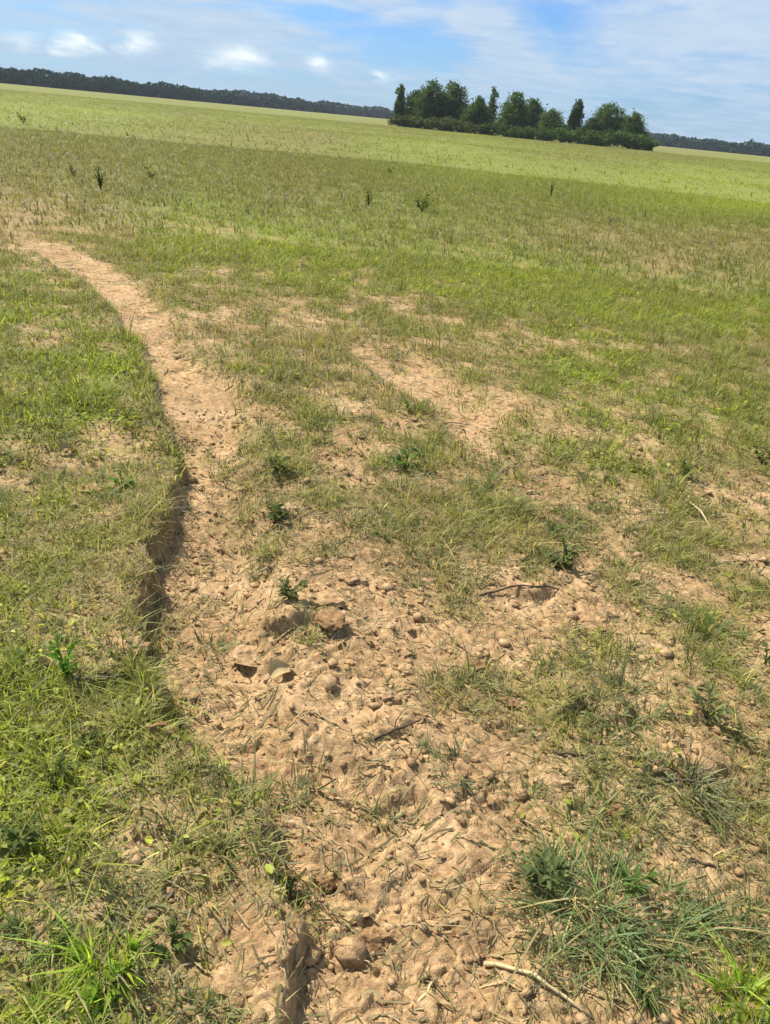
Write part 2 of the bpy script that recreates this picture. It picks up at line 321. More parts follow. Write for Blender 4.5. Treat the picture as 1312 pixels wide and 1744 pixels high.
# ------------------------------------------------------------------ ground: one sheet out to the horizon
def build_ground():
    a_f = np.radians(np.linspace(-58, 58, 520)); a_c = np.radians(np.linspace(58, 302, 40))[1:-1]
    ang = np.concatenate([a_f, a_c]); na = len(ang)
    r = np.concatenate([np.geomspace(0.35, 7.5, 760), np.geomspace(7.5, 5000, 220)[1:]]); nr = len(r)
    A, Rr = np.meshgrid(ang, r)
    X = (np.sin(A)*Rr).ravel(); Y = (np.cos(A)*Rr).ravel()
    h, bare, dry = field(X, Y)
    h = h*np.where(np.abs(A.ravel()) < math.radians(62), 1, 0.3)
    V = np.stack([X, Y, h], 1); V = np.concatenate([V, [[0, 0, 0]]])
    i = np.arange(nr-1)[:, None]*na; j = np.arange(na)[None, :]; jn = (j+1) % na
    q = np.stack([i+j, i+na+j, i+na+jn, i+jn], -1).reshape(-1, 4)[:, ::-1]
    tri = np.stack([np.full(na, nr*na), np.arange(na), (np.arange(na)+1) % na], 1)[:, ::-1]
    loops = np.concatenate([q.ravel(), tri.ravel()]); sizes = np.concatenate([np.full(len(q), 4), np.full(na, 3)])
    me = mesh_from('ground', V, loops, sizes, {'bare': np.append(bare, 0), 'dry': np.append(dry, .5)})
    tag(link('ground', me, M_GROUND), kind='structure')
build_ground()

# ------------------------------------------------------------------ grass
LUSH = np.array([0.265, 0.300, 0.034]); OLIVE = np.array([0.198, 0.212, 0.052]); DRY = np.array([0.310, 0.245, 0.115]); GREY = np.array([0.165, 0.180, 0.090])
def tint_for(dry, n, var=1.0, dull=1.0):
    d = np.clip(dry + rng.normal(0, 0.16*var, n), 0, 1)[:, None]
    ol, dr = OLIVE*dull, DRY*dull; c = np.where(d < 0.45, LUSH + (ol - LUSH)*d/0.45, ol + (dr - ol)*(d - 0.45)/0.55)  # low dull paints a dense sward's self-shadow into the olive and dry tints
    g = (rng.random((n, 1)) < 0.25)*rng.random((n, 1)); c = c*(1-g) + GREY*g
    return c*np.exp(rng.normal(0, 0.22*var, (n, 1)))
def blades(P, h, w, yaw, lean, tint, seg):
    """curved tapering blades: P base points, lean = horizontal reach / height"""
    n = len(P); ts = np.linspace(0, 1, seg+1)
    dx, dy = np.cos(yaw), np.sin(yaw); sx, sy = -dy, dx
    tw = rng.normal(0, 0.5, n)
    rows = []
    for t in ts:
        reach = h*lean*t**1.7; z = h*(t - 0.28*lean*t*t)
        c = np.stack([P[:, 0] + dx*reach, P[:, 1] + dy*reach, P[:, 2] - 0.006 + z], 1)
        if t == 1: rows.append(c[:, None, :]); continue
        ww = w*(1 - 0.75*t**1.5)*0.5; ca, sa = np.cos(tw*t), np.sin(tw*t)
        s = np.stack([(sx*ca + dx*sa)*ww, (sy*ca + dy*sa)*ww, np.zeros(n)], 1)
        rows.append((c - s)[:, None, :]); rows.append((c + s)[:, None, :])
    V = np.concatenate(rows, 1); k = V.shape[1]; V = V.reshape(-1, 3)
    b = (np.arange(n)*k)[:, None]; loops = []; sizes = []
    quad = [np.concatenate([b+2*s, b+2*s+1, b+2*s+3, b+2*s+2], 1) for s in range(seg-1)]
    tri = np.concatenate([b+2*(seg-1), b+2*(seg-1)+1, b+2*seg], 1)
    if quad: q = np.concatenate(quad).ravel(); loops = np.concatenate([q, tri.ravel()]); sizes = np.concatenate([np.full(n*(seg-1), 4), np.full(n, 3)])
    else: loops = tri.ravel(); sizes = np.full(n, 3)
    return V, loops, sizes, np.repeat(tint, k, 0)
def wedge(n, r0, r1, half):
    r = np.sqrt(rng.random(n)*(r1*r1 - r0*r0) + r0*r0); a = np.radians((rng.random(n)*2 - 1)*half)
    return np.sin(a)*r, np.cos(a)*r
def add_grass(name, r0, r1, half, tufts, per, spread, hgt, wid, seg, thr=1.0, lean=0.9, var=1.0, dull=1.0):
    x, y = wedge(tufts, r0, r1, half); _, bare, dry = field(x, y)
    keep = rng.random(tufts) < np.clip((1 - bare)**1.6*thr + 0.02, 0, 1); x, y, bare, dry = x[keep], y[keep], bare[keep], dry[keep]
    n = len(x)*per; sz = np.repeat(np.exp(rng.normal(0, 0.3, len(x)))*(0.6 + 0.55*(1 - bare)), per); gx = np.repeat(x, per); gy = np.repeat(y, per)
    a = rng.random(n)*2*math.pi; rr = np.sqrt(rng.random(n))*spread; X = gx + np.cos(a)*rr; Y = gy + np.sin(a)*rr
    P = np.stack([X, Y, height(X, Y)], 1)
    tn = np.repeat(np.exp(rng.normal(0, 0.15*var, (len(x), 1))), per, 0)*tint_for(np.repeat(dry + 0.15*bare, per), n, var, dull)
    V, l, s, t = blades(P, hgt*sz*np.exp(rng.normal(0, 0.35, n)), wid*np.exp(rng.normal(0, 0.3, n)), a + rng.normal(0, 0.7, n), np.abs(rng.normal(lean, 0.45, n)), tn, seg)
    me = mesh_from(name, V, l, s, {'tint': t}); tag(link(name, me, M_BLADE), kind='stuff')
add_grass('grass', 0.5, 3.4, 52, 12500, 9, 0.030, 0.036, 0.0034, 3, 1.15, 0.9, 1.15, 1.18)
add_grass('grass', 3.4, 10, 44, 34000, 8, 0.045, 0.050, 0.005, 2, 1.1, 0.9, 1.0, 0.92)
add_grass('grass', 10, 32, 42, 52000, 6, 0.10, 0.070, 0.011, 2, 1.0, 1.1, 0.6, 0.70)  # far blades tinted darker in place of self-shadow
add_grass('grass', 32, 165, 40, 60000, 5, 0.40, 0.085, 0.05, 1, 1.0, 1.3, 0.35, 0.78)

# small compact tufts, greyer green, scattered over the half-bare ground
def add_compact(n, r0, r1, half, per):
    x, y = wedge(n, r0, r1, half); _, bare, dry = field(x, y); keep = rng.random(n) < np.clip(1 - np.abs(bare - .45)/.4, 0, 1); x, y = x[keep], y[keep]; n = len(x)
    n2 = n*per; sz = np.repeat(np.exp(rng.normal(0, .35, n)), per); a = rng.random(n2)*6.28; rr = np.sqrt(rng.random(n2))*.026*sz
    X = np.repeat(x, per) + np.cos(a)*rr*1.4; Y = np.repeat(y, per) + np.sin(a)*rr; P = np.stack([X, Y, height(X, Y)], 1)
    base = np.array([0.120, 0.150, 0.058]) + (np.array([0.19, 0.205, 0.085]) - np.array([0.120, 0.150, 0.058]))*rng.random((n, 1))
    t = np.repeat(base, per, 0)*np.exp(rng.normal(0, .2, (n2, 1)))
    V, l, s, t = blades(P, .042*sz*np.exp(rng.normal(0, .3, n2)), .0042*np.exp(rng.normal(0, .3, n2)), a + rng.normal(0, .8, n2), np.abs(rng.normal(.8, .4, n2)), t, 2)
    tag(link('grass', mesh_from('compact_grass', V, l, s, {'tint': t}), M_BLADE), kind='stuff')
add_compact(900, 0.8, 4, 46, 34); add_compact(2200, 4, 9, 42, 24)

# small rounded ground-cover leaves among the greener grass
def add_cover(n, r0, r1, size):
    x, y = wedge(n, r0, r1, 50); _, bare, dry = field(x, y)
    keep = rng.random(n) < np.clip((0.58 - dry)*2.2, 0.02, 1)*(1 - bare)**1.8; x, y, dry = x[keep], y[keep], dry[keep]; n = len(x)
    P = np.stack([x, y, height(x, y) + rng.random(n)*0.02], 1); yaw = rng.random(n)*2*math.pi; s = size*np.clip(np.exp(rng.normal(0, 0.3, n)), .4, 1.5); tilt = rng.normal(0.25, 0.4, n); roll = rng.normal(0, .4, n)
    d = np.stack([np.cos(yaw)*np.cos(tilt), np.sin(yaw)*np.cos(tilt), np.sin(tilt)], 1); sd_ = np.stack([-np.sin(yaw)*np.cos(roll), np.cos(yaw)*np.cos(roll), np.sin(roll)], 1); nz = np.cross(d, sd_)
    S = s[:, None]; wd = rng.uniform(.16, .30, n)[:, None]; dr = rng.uniform(.02, .25, n)[:, None]*np.array([0, 0, 1])
    pts = [P, P + S*(d*.45), P + S*(d - dr), P + S*(d*.3 + sd_*wd + nz*wd*.5), P + S*(d*.7 + sd_*wd*.85 + nz*wd*.4 - dr*.5), P + S*(d*.3 - sd_*wd + nz*wd*.5), P + S*(d*.7 - sd_*wd*.85 + nz*wd*.4 - dr*.5)]
    V = np.stack(pts, 1).reshape(-1, 3); b = (np.arange(n)*7)[:, None]; loops = np.concatenate([np.concatenate([b, b+1, b+4, b+3], 1), np.concatenate([b, b+5, b+6, b+1], 1)]).ravel()
    tris = np.concatenate([np.concatenate([b+1, b+2, b+4], 1), np.concatenate([b+1, b+6, b+2], 1)]).ravel()
    loops = np.concatenate([loops, tris])
    c = np.minimum(tint_for(dry*0.7, n, 1.3, 1.15), .42)*np.array([1.08, 1.08, .95])
    me = mesh_from('ground_cover', V, loops, np.concatenate([np.full(2*n, 4), np.full(2*n, 3)]), {'tint': np.repeat(c, 7, 0)}); tag(link('ground_cover_leaves', me, M_BLADE), kind='stuff')
add_cover(60000, 0.5, 4, 0.022); add_cover(50000, 4, 10, 0.032)

# grass hanging over the brink of the rut bank
def add_rim(n):
    py = rng.uniform(640, 1600, n); g = vnoise(py/38, py*0, 9)*0.6 + vnoise(py/13, py*0, 10)*0.4; py = py[rng.random(n) < np.clip((g - .42)*4, 0, 1)*(1 - .85*sstep(1180, 1330, py))]; n = len(py)
    px = np.interp(py, RUT1[:, 0], RUT1[:, 1]) - np.abs(rng.normal(0, 26, n)) + 6 + rng.normal(0, 8, n)
    XY = np.array([unproject(a, b) for a, b in zip(px, py)]); X, Y = XY[:, 0], XY[:, 1]; per = 7; n2 = n*per
    X = np.repeat(X, per) + rng.normal(0, .022, n2); Y = np.repeat(Y, per) + rng.normal(0, .025, n2); _, bare, dry = field(X, Y)
    P = np.stack([X, Y, height(X, Y)], 1); t = tint_for(dry, n2, 1.4)
    V, l, s, t = blades(P, 0.036*np.exp(rng.normal(0, .45, n2)), 0.0036*np.exp(rng.normal(0, .3, n2)), rng.uniform(0, 6.28, n2), np.abs(rng.normal(1.0, .6, n2)), t, 3)
    tag(link('grass', mesh_from('rim_grass', V, l, s, {'tint': t}), M_BLADE), kind='stuff')
add_rim(1500)

# straw litter lying on the soil
def add_litter(n, r0, r1, ln, wd):
    x, y = wedge(n, r0, r1, 48); _, bare, dry = field(x, y)
    keep = rng.random(n) < 0.45 + 0.55*np.exp(-((bare - 0.5)/0.3)**2); x, y = x[keep], y[keep]; n = len(x)
    yaw = rng.random(n)*math.pi; L_ = ln*np.exp(rng.normal(0, 0.5, n)); w = wd*np.exp(rng.normal(0, .3, n))*.5; bend = rng.normal(0, .25, n)
    rows = []
    for k, t in enumerate((-.5, 0, .5)):
        X = x + np.cos(yaw)*L_*t - np.sin(yaw)*L_*bend*(t*t); Y = y + np.sin(yaw)*L_*t + np.cos(yaw)*L_*bend*(t*t)
        Z = height(X, Y) + 0.003 + np.abs(rng.normal(0, .006, n))
        for sgn in (-1, 1): rows.append(np.stack([X - np.sin(yaw)*w*sgn, Y + np.cos(yaw)*w*sgn, Z + w*0.6*sgn], 1))
    V = np.stack(rows, 1).reshape(-1, 3); b = (np.arange(n)*6)[:, None]
    loops = np.concatenate([np.concatenate([b, b+2, b+3, b+1], 1), np.concatenate([b+2, b+4, b+5, b+3], 1)]).ravel()
    base = np.array([0.46, 0.37, 0.20])*(1 - rng.random((n, 1))*0.6); gr = rng.random((n, 1)) < 0.35; base = np.where(gr, base*np.array([0.62, 0.72, 0.55]), base); dk = rng.random((n, 1)) < 0.08; base = np.where(dk, base*0.35, base)
    me = mesh_from('straw_litter', V, loops, np.full(2*n, 4), {'tint': np.repeat(base, 6, 0)}); tag(link('straw_litter', me, M_STRAW), kind='stuff')
add_litter(26000, 0.5, 3.4, 0.034, 0.0030); add_litter(30000, 3.4, 10, 0.06, 0.0045)

# crumbs of soil
def crumb_mesh(sub, seed, flat=0.7, rough=0.35):
    bm = bmesh.new(); bmesh.ops.create_icosphere(bm, subdivisions=sub, radius=1.0); r_ = random.Random(seed); off = [r_.uniform(0, 50) for _ in range(3)]
    from mathutils import noise as mn
    for v in bm.verts:
        q = Vector((v.co.x + off[0], v.co.y + off[1], v.co.z + off[2]))
        k = 1 + rough*1.6*mn.noise(q*1.3) + rough*0.7*mn.noise(q*3.1) + rough*0.4*mn.noise(q*7) + rough*0.3*mn.noise(q*15)
        v.co *= k; v.co.z *= flat
    return bm
def add_crumbs(n, r0, r1, size):
    tmpl = []
    for s in range(6):
        bm = crumb_mesh(1, s, 0.55, 0.6); bm.verts.ensure_lookup_table()
        tmpl.append((np.array([v.co[:] for v in bm.verts]), np.array([[v.index for v in f.verts] for f in bm.faces]))); bm.free()
    x, y = wedge(n, r0, r1, 46); _, bare, _ = field(x, y); keep = rng.random(n) < bare**1.5; x, y = x[keep], y[keep]; n = len(x)
    z = height(x, y); s = size*np.exp(rng.normal(0, .5, n)); yaw = rng.random(n)*6.28
    VV = []; FF = []; o = 0
    for k in range(6):
        sel = np.arange(n) % 6 == k; t, f = tmpl[k]; m = sel.sum(); c, sn = np.cos(yaw[sel])[:, None], np.sin(yaw[sel])[:, None]; S = s[sel][:, None]
        v = np.stack([(t[:, 0]*c - t[:, 1]*sn)*S + x[sel][:, None], (t[:, 0]*sn + t[:, 1]*c)*S + y[sel][:, None], t[:, 2]*S + z[sel][:, None] + S*0.35], -1).reshape(-1, 3)
        VV.append(v); FF.append((f[None] + (np.arange(m)*len(t))[:, None, None]).reshape(-1, 3) + o); o += len(v)
    F = np.concatenate(FF); me = mesh_from('soil_crumbs', np.concatenate(VV), F.ravel(), np.full(len(F), 3), smooth=False); tag(link('soil_crumbs', me, M_CLOD), kind='stuff')
add_crumbs(9000, 0.5, 4.2, 0.0055)

# ------------------------------------------------------------------ trees
def tree_crown(blobs, n, leaf, seed):
    """leaf clumps spread through overlapping lobes; blobs = (x, y, z, rx, ry, rz)"""
    g = np.random.default_rng(seed); B = np.array(blobs, float); vol = B[:, 3]*B[:, 4]*B[:, 5]; k = g.choice(len(B), n, p=vol**0.8/np.sum(vol**0.8))
    d = g.normal(size=(n, 3)); d /= np.linalg.norm(d, axis=1, keepdims=True); rad = g.random(n)**0.45*(1 + 0.18*g.normal(size=n))
    P = B[k, :3] + d*rad[:, None]*B[k, 3:]
    q = np.sin(P[:, 0]*2.3 + seed)*np.sin(P[:, 2]*2.7 + 1.3*seed)*np.sin(P[:, 1]*2.1); P = P[q > -0.6]; n = len(P)
    s = leaf*np.exp(g.normal(0, .35, n))[:, None]; u = g.normal(size=(n, 3)); u /= np.linalg.norm(u, axis=1, keepdims=True); w = np.cross(u, g.normal(size=(n, 3))); w /= np.linalg.norm(w, axis=1, keepdims=True)
    V = np.stack([P - u*s, P + w*s*.55 + u*s*.1, P + u*s, P - w*s*.55 + u*s*.1], 1).reshape(-1, 3); b = (np.arange(n)*4)[:, None]
    return mesh_from('crown', V, np.concatenate([b, b+1, b+2, b+3], 1).ravel(), np.full(n, 4), smooth=False)
def tube(bm, pts, radii, sides=7):
    rings = []
    for i, p in enumerate(pts):
        p = Vector(p); t = (Vector(pts[min(i+1, len(pts)-1)]) - Vector(pts[max(i-1, 0)])).normalized()
        a = t.orthogonal().normalized(); b = t.cross(a)
        rings.append([bm.verts.new(p + (a*math.cos(2*math.pi*k/sides) + b*math.sin(2*math.pi*k/sides))*radii[i]) for k in range(sides)])
    for r0, r1 in zip(rings, rings[1:]):
        for k in range(sides): bm.faces.new((r0[k], r0[(k+1) % sides], r1[(k+1) % sides], r1[k]))
    bm.faces.new(rings[0][::-1]); bm.faces.new(rings[-1])
def bm_obj(name, bm, mat, parent=None, smooth=True):
    me = bpy.data.meshes.new(name); bmesh.ops.recalc_face_normals(bm, faces=bm.faces); bm.to_mesh(me); bm.free()
    if smooth: me.polygons.foreach_set('use_smooth', np.ones(len(me.polygons), bool))
    return link(name, me, mat, parent)
TREE_Y = 175.0
def at_depth(px, Y, top_py):
    """x and height above ground at distance Y for a tree whose top is at (px, top_py)"""
    d = R @ np.array([px - PW/2, PH/2 - top_py, -FPX]); t = Y/d[1]; return d[0]*t, CAM_H + d[2]*t
def add_tree(px, top, wpx, Y, mat, label, kind='round', dens=1.0, n=11000):
    x, H = at_depth(px, Y, top); wid = wpx*Y/FPX; r_ = random.Random(int(px)); root = bpy.data.objects.new('tree', None); COL.objects.link(root); root.location = (x, Y, 0)
    tag(root, label, 'tree', 'clump of trees on the far side of the field')
    bm = bmesh.new(); tr = 0.018*H + 0.05
    lean = r_.uniform(-.03, .03)*H
    tube(bm, [(0, 0, -0.2), (lean*.3, 0, H*.25), (lean*.7, 0.1, H*.5), (lean, 0, H*.88)], [tr*1.3, tr, tr*.75, tr*.2], 8)
    for _ in range(7):
        z0 = r_.uniform(.2, .7)*H; a = r_.uniform(0, 6.28); l = wid*.42*r_.uniform(.6, 1)
        tube(bm, [(lean*z0/H, 0, z0), (math.cos(a)*l*.5 + lean*z0/H, math.sin(a)*l*.5, z0 + l*.35), (math.cos(a)*l + lean*z0/H, math.sin(a)*l, z0 + l*.75)], [tr*.45, tr*.3, tr*.1], 5)
    bm_obj('trunk', bm, M_BARK, root)
    bl = []
    if kind == 'thin':
        for k in range(8):
            f = 0.28 + 0.68*k/7; bl.append((lean*f + r_.uniform(-.2, .2)*wid, r_.uniform(-.2, .2)*wid, f*H, wid*.24*r_.uniform(.7, 1.3)*(1.15 - .5*f), wid*.24, H*.09))
        bl += [(lean*.6, 0, H*.60, wid*.24, wid*.24, H*.36), (lean*.4, 0, H*.40, wid*.34, wid*.3, H*.30)]*2
    else:
        base = 0.08
        for k in range(26):
            f = base + (0.93 - base)*((k + .5)/26); prof = math.sin(math.pi*min(1, (f*0.9 + 0.12)))**0.6
            bl.append((lean*f + r_.uniform(-1, 1)*wid*.30*prof, r_.uniform(-1, 1)*wid*.3*prof, f*H, wid*.22*r_.uniform(.6, 1.3)*(.55 + .45*prof), wid*.22*prof + .2, H*.085*r_.uniform(.8, 1.35)))
        bl.append((lean, 0, H*.93, wid*.13, wid*.13, H*.07)); bl += [(lean*.6, 0, H*.50, wid*.40, wid*.36, H*.42), (lean*.3 + r_.uniform(-.1, .1)*wid, 0, H*.34, wid*.48, wid*.4, H*.30)]*2
    link('crown', tree_crown(bl, int(n*dens), 0.013*H + 0.075, int(px)), mat, root)
    return root
T = 'tree in the clump'
add_tree(685, 146, 26, 172, M_TREE, 'narrow dark tree standing at the left end of the tree clump', 'thin', .5)
add_tree(712, 152, 48, 180, M_TREE, 'bushy dark green tree between the narrow end tree and the tallest tree')
add_tree(738, 135, 60, 176, M_TREE, 'tallest tree of the clump with a broad dark crown')
add_tree(776, 138, 60, 179, M_TREE_PALE, 'second tallest tree, paler green and touching the tallest one')
add_tree(818, 164, 44, 171, M_TREE, 'short dark tree in the dip right of the two tallest trees')
add_tree(842, 150, 26, 178, M_TREE_PALE, 'thin wispy pale tree with sky showing through its crown', 'thin', .2)
add_tree(880, 155, 54, 173, M_TREE, 'broad dark tree in the middle of the clump')
add_tree(912, 168, 52, 178, M_TREE, 'round crowned tree right behind the broad middle tree')
add_tree(944, 186, 50, 172, M_TREE_PALE, 'low rounded tree filling the gap before the small pointed tree')
add_tree(985, 172, 32, 176, M_TREE, 'small pointed tree rising alone above its lower neighbours', 'thin', .7)
add_tree(1012, 200, 40, 173, M_TREE, 'lowest bushy tree in the gap left of the right hand crown')
add_tree(1046, 174, 68, 175, M_TREE, 'wide dark tree at the right part of the clump')
add_tree(1084, 190, 46, 171, M_TREE, 'dense dark tree closing the right end of the clump')

# scrub along the foot of the clump: shrubs one can tell apart
SHRUBS = [(694, 195, 50, 168, 'olive green shrub in front of the left end of the tree clump'), (735, 195, 66, 166, 'olive shrub at the foot of the tallest tree'), (785, 198, 74, 166, 'olive shrub at the foot of the second tallest tree'),
          (846, 205, 66, 167, 'dark shrub under the thin wispy tree'), (905, 206, 70, 166, 'dark shrub below the round crowned tree'), (962, 212, 66, 167, 'dark shrub left of the small pointed tree base'),
          (1020, 218, 70, 166, 'dark shrub in front of the lowest bushy tree'), (1075, 219, 66, 167, 'dark shrub under the dense right end tree'), (1102, 236, 36, 172, 'low dark shrub trailing off right of the tree clump')]
for i, (px, top, wpx, Y, lab) in enumerate(SHRUBS):
    x, H = at_depth(px, Y, top); H = max(H, 0.8); wid = wpx*Y/FPX; r_ = random.Random(i*31)
    root = bpy.data.objects.new('shrub', None); COL.objects.link(root); root.location = (x, Y, 0); tag(root, lab, 'shrub', 'shrubs along the foot of the tree clump')
    bm = bmesh.new()
    for k in range(5):
        a = r_.uniform(0, 6.28); tube(bm, [(0, 0, -.1), (math.cos(a)*wid*.15, math.sin(a)*.4, H*.4), (math.cos(a)*wid*.3, math.sin(a)*.8, H*.75)], [.06, .045, .02], 5)
    bm_obj('stem', bm, M_BARK, root)
    bl = [(r_.uniform(-.42, .42)*wid, r_.uniform(-1, 1), H*r_.uniform(.12, .62), wid*.2, 1.2, H*.3) for _ in range(11)]
    link('foliage', tree_crown(bl, 2600, .19, i + 400), M_BUSH if i < 3 else M_TREE, root)

# far wood along the horizon: reads as one dark mass
def far_wood():
    g = np.random.default_rng(77); V = []; 
    n = 190000; a = np.radians(g.random(n)*140 - 70)
    prof_a = [-75, -30, -26, -16, -8, -4, 0, 6, 14, 22, 30, 75]; 
    D = np.interp(np.degrees(a), prof_a, [420, 420, 430, 480, 560, 640, 680, 640, 560, 520, 500, 480]) + g.random(n)*45
    Hm = np.interp(np.degrees(a), prof_a, [11.4, 11.4, 11.2, 10.4, 10, 9.8, 9.8, 9.6, 9.6, 9.6, 9.6, 9.4])
    top = Hm*(0.36 + 0.50*fbm(a*38, a*0, 3, 4, .6) + 0.12*fbm(a*300, D*0.05, 8, 2))
    z = top*np.where(g.random(n) < .3, g.random(n)*.35 - .05, np.minimum(1, g.random(n)**0.75))
    P = np.stack([np.sin(a)*D, np.cos(a)*D, z], 1)
    s = (0.75*np.exp(g.normal(0, .3, n))*(1.7 - sstep(.2, .8, z/top)))[:, None]; u = g.normal(size=(n, 3)); u /= np.linalg.norm(u, axis=1, keepdims=True); w = np.cross(u, g.normal(size=(n, 3))); w /= np.linalg.norm(w, axis=1, keepdims=True)
    V = np.stack([P - u*s, P + w*s*.6, P + u*s, P - w*s*.6], 1).reshape(-1, 3); b = (np.arange(n)*4)[:, None]
    me = mesh_from('far_woods', V, np.concatenate([b, b+1, b+2, b+3], 1).ravel(), np.full(n, 4), smooth=False)
    tag(link('far_woods', me, M_FARWOOD), 'dark line of distant woods along the whole horizon', kind='stuff')
far_wood()

# ------------------------------------------------------------------ weeds and tufts in the field
def leaf_shape(l, w, droop, fold=0.25):
    """one long leaf along +X from its stalk: 3-D midrib and two raised halves"""
    st = [(0, .06), (.25, .7), (.5, 1), (.75, .72), (1, 0)]; V = []; F = []
    for t, k in st:
        z = 0.35*l*t - droop*l*t*t; V += [(l*t, 0, z), (l*t, w*.5*k, z + w*fold*k), (l*t, -w*.5*k, z + w*fold*k)]
    for i in range(4):
        a = 3*i; F += [(a, a+3, a+4, a+1), (a, a+2, a+5, a+3)]
    me = bpy.data.meshes.new('leaf'); me.from_pydata(V, [], F); me.update(); me.polygons.foreach_set('use_smooth', np.ones(len(F), bool)); return me
WEED_MATS = {}
def weed_mat(c):
    if c not in WEED_MATS:
        col = {'dark': (0.085, 0.115, 0.032), 'bluish': (0.100, 0.125, 0.045), 'grey': (0.165, 0.185, 0.075), 'green': (0.105, 0.160, 0.038), 'bright': (0.185, 0.285, 0.030), 'vivid': (0.095, 0.205, 0.022)}[c]
        WEED_MATS[c] = leaf_mat('weed_leaf_' + c, color=col, trans=0.4, var=0.45, vscale=25, spec=0.08, rough=0.8)
    return WEED_MATS[c]
LEAF_MESHES = {}
def leaf_me(c, v):
    if (c, v) not in LEAF_MESHES:
        me = leaf_shape(1.0, [.42, .30, .22][v], [.35, .55, .15][v]); me.materials.append(weed_mat(c)); LEAF_MESHES[(c, v)] = me
    return LEAF_MESHES[(c, v)]
def weed(px, py, wpx, hpx, c, n, label, v=0, group='broadleaf weeds growing in the field'):
    p, k = spot(px, py); Wd, H = wpx*k, hpx*k*(.72 if py > 400 else 1); r_ = random.Random(int(px*7 + py)); root = bpy.data.objects.new('weed', None); COL.objects.link(root); root.location = p; tag(root, label, 'weed', group)
    bm = bmesh.new(); ns = max(3, n//5); tips = []
    for s in range(ns):
        a = s*6.28/ns + r_.uniform(-.5, .5); l = Wd*.36*r_.uniform(.3, 1); hz = H*r_.uniform(.45, .95)
        pts = [(0, 0, -.01), (math.cos(a)*l*.35, math.sin(a)*l*.35, hz*.5), (math.cos(a)*l, math.sin(a)*l, hz)]; tips.append((pts, a)); tube(bm, pts, [H*.02 + .0012, H*.015 + .001, .0008], 5)
    bm_obj('stem', bm, weed_mat(c), root)
    n = int(n*2.6)
    for i in range(n):
        pts, a = tips[i % ns]; t = r_.uniform(.15, 1); A, B, C = (Vector(q) for q in pts); q = A.lerp(B, t*2) if t < .5 else B.lerp(C, t*2 - 1)
        o = link('leaf', leaf_me(c, v if r_.random() < .7 else r_.randrange(3)), None, root, q)
        L_ = r_.uniform(.11, .26)*min(Wd, H*2.2); o.scale = (L_, L_*r_.uniform(.8, 1.25), L_); o.rotation_euler = (r_.uniform(-.5, .5), r_.uniform(-.7, .35), a + r_.uniform(-1.6, 1.6))
    return root
cT_ = np.array([0.33, 0.28, 0.13])
def tuft(px, py, wpx, hpx, n, col, label, flop=1.0, group='grass tufts standing out in the field', width=0.0036):
    p, k = spot(px, py); Wd, H = wpx*k, hpx*k
    ns = max(5, n//16); ca = rng.random(ns)*2*math.pi; cr = np.sqrt(rng.random(ns))*Wd*.46; k_ = rng.integers(0, ns, n)
    ox = (np.cos(ca)*cr)[k_] + rng.normal(0, Wd*.035, n); oy = (np.sin(ca)*cr*.8)[k_] + rng.normal(0, Wd*.035, n)
    P = np.stack([ox, oy, height(p.x + ox, p.y + oy) - p.z], 1); hs = np.exp(rng.normal(-.35, .35, ns))[k_]*(1.05 - .5*np.hypot(ox, oy)/(Wd*.5))
    tint = np.where(rng.random((n, 1)) < .22, cT_, np.array(col))*np.exp(rng.normal(0, .25, (ns, 1)))[k_]*np.exp(rng.normal(0, .2, (n, 1)))*np.exp(rng.normal(0, .07, (n, 3)))
    V, l, s, t = blades(P, H*np.maximum(hs, .2)*(.5 + .6*rng.random(n)), np.full(n, width)*np.exp(rng.normal(0, .3, n)), ca[k_] + rng.normal(0, 1.1, n), np.abs(rng.normal(1.0*flop, .5, n)), tint, 4)
    o = link('grass_tuft', mesh_from('grass_tuft', V, l, s, {'tint': t}), M_BLADE, None, p); tag(o, label, 'grass tuft', group); return o
cG = (0.120, 0.175, 0.045); cB = (0.22, 0.32, 0.030); cY = (0.26, 0.26, 0.085); cS = (0.16, 0.185, 0.095); cD = (0.06, 0.10, 0.03); cT = (0.36, 0.30, 0.14)
# bare ground, right of the rut
weed(958, 968, 85, 62, 'bluish', 22, 'dark blue-green weed beside a soil ledge on the right of the bare ground', 0)
weed(1010, 1222, 150, 45, 'grey', 26, 'wide low grey-green weed overhanging a dark shadowed soil ledge', 1)
tuft(1060, 1195, 90, 55, 150, cS, 'grey-green grass tuft growing just behind the wide overhanging weed')
weed(1200, 1232, 120, 70, 'grey', 24, 'bushy grey-green weed at the right, beside the wide overhanging weed', 2)
weed(492, 1030, 80, 60, 'bluish', 18, 'dull dark weed on top of the crusted soil ledge in the middle', 0)
tuft(1040, 1560, 290, 80, 1100, (0.135, 0.18, 0.068), 'largest spreading green grass tuft near the bottom right', 1.3)
weed(915, 1520, 100, 80, 'bluish', 20, 'dark green weed joined to the left of the largest grass tuft', 0)
weed(1070, 1520, 110, 70, 'green', 18, 'broad-leaved green weed inside the largest grass tuft', 2)
tuft(1275, 1710, 110, 85, 260, cB, 'bright green grass tuft in the bottom right corner', .8)
tuft(790, 1310, 150, 40, 170, cS, 'thin grey-green grass tuft on the bare soil of the middle')
tuft(1165, 1350, 150, 60, 220, cS, 'sparse flattened grass tuft with a dark stalk across it', 1.3)
weed(690, 805, 90, 50, 'green', 20, 'small green weed on the grassy rib between the two ruts', 0)
tuft(845, 850, 110, 50, 200, cG, 'green grass tuft below the lower end of the right rut')
weed(468, 890, 70, 45, 'dark', 18, 'dark weed shading a ledge on the right edge of the left rut', 0)
weed(470, 812, 64, 40, 'dark', 16, 'dark weed standing in for a shadow farther up the edge of the left rut', 1)  # dark leaves stand in for the shadow at this clump
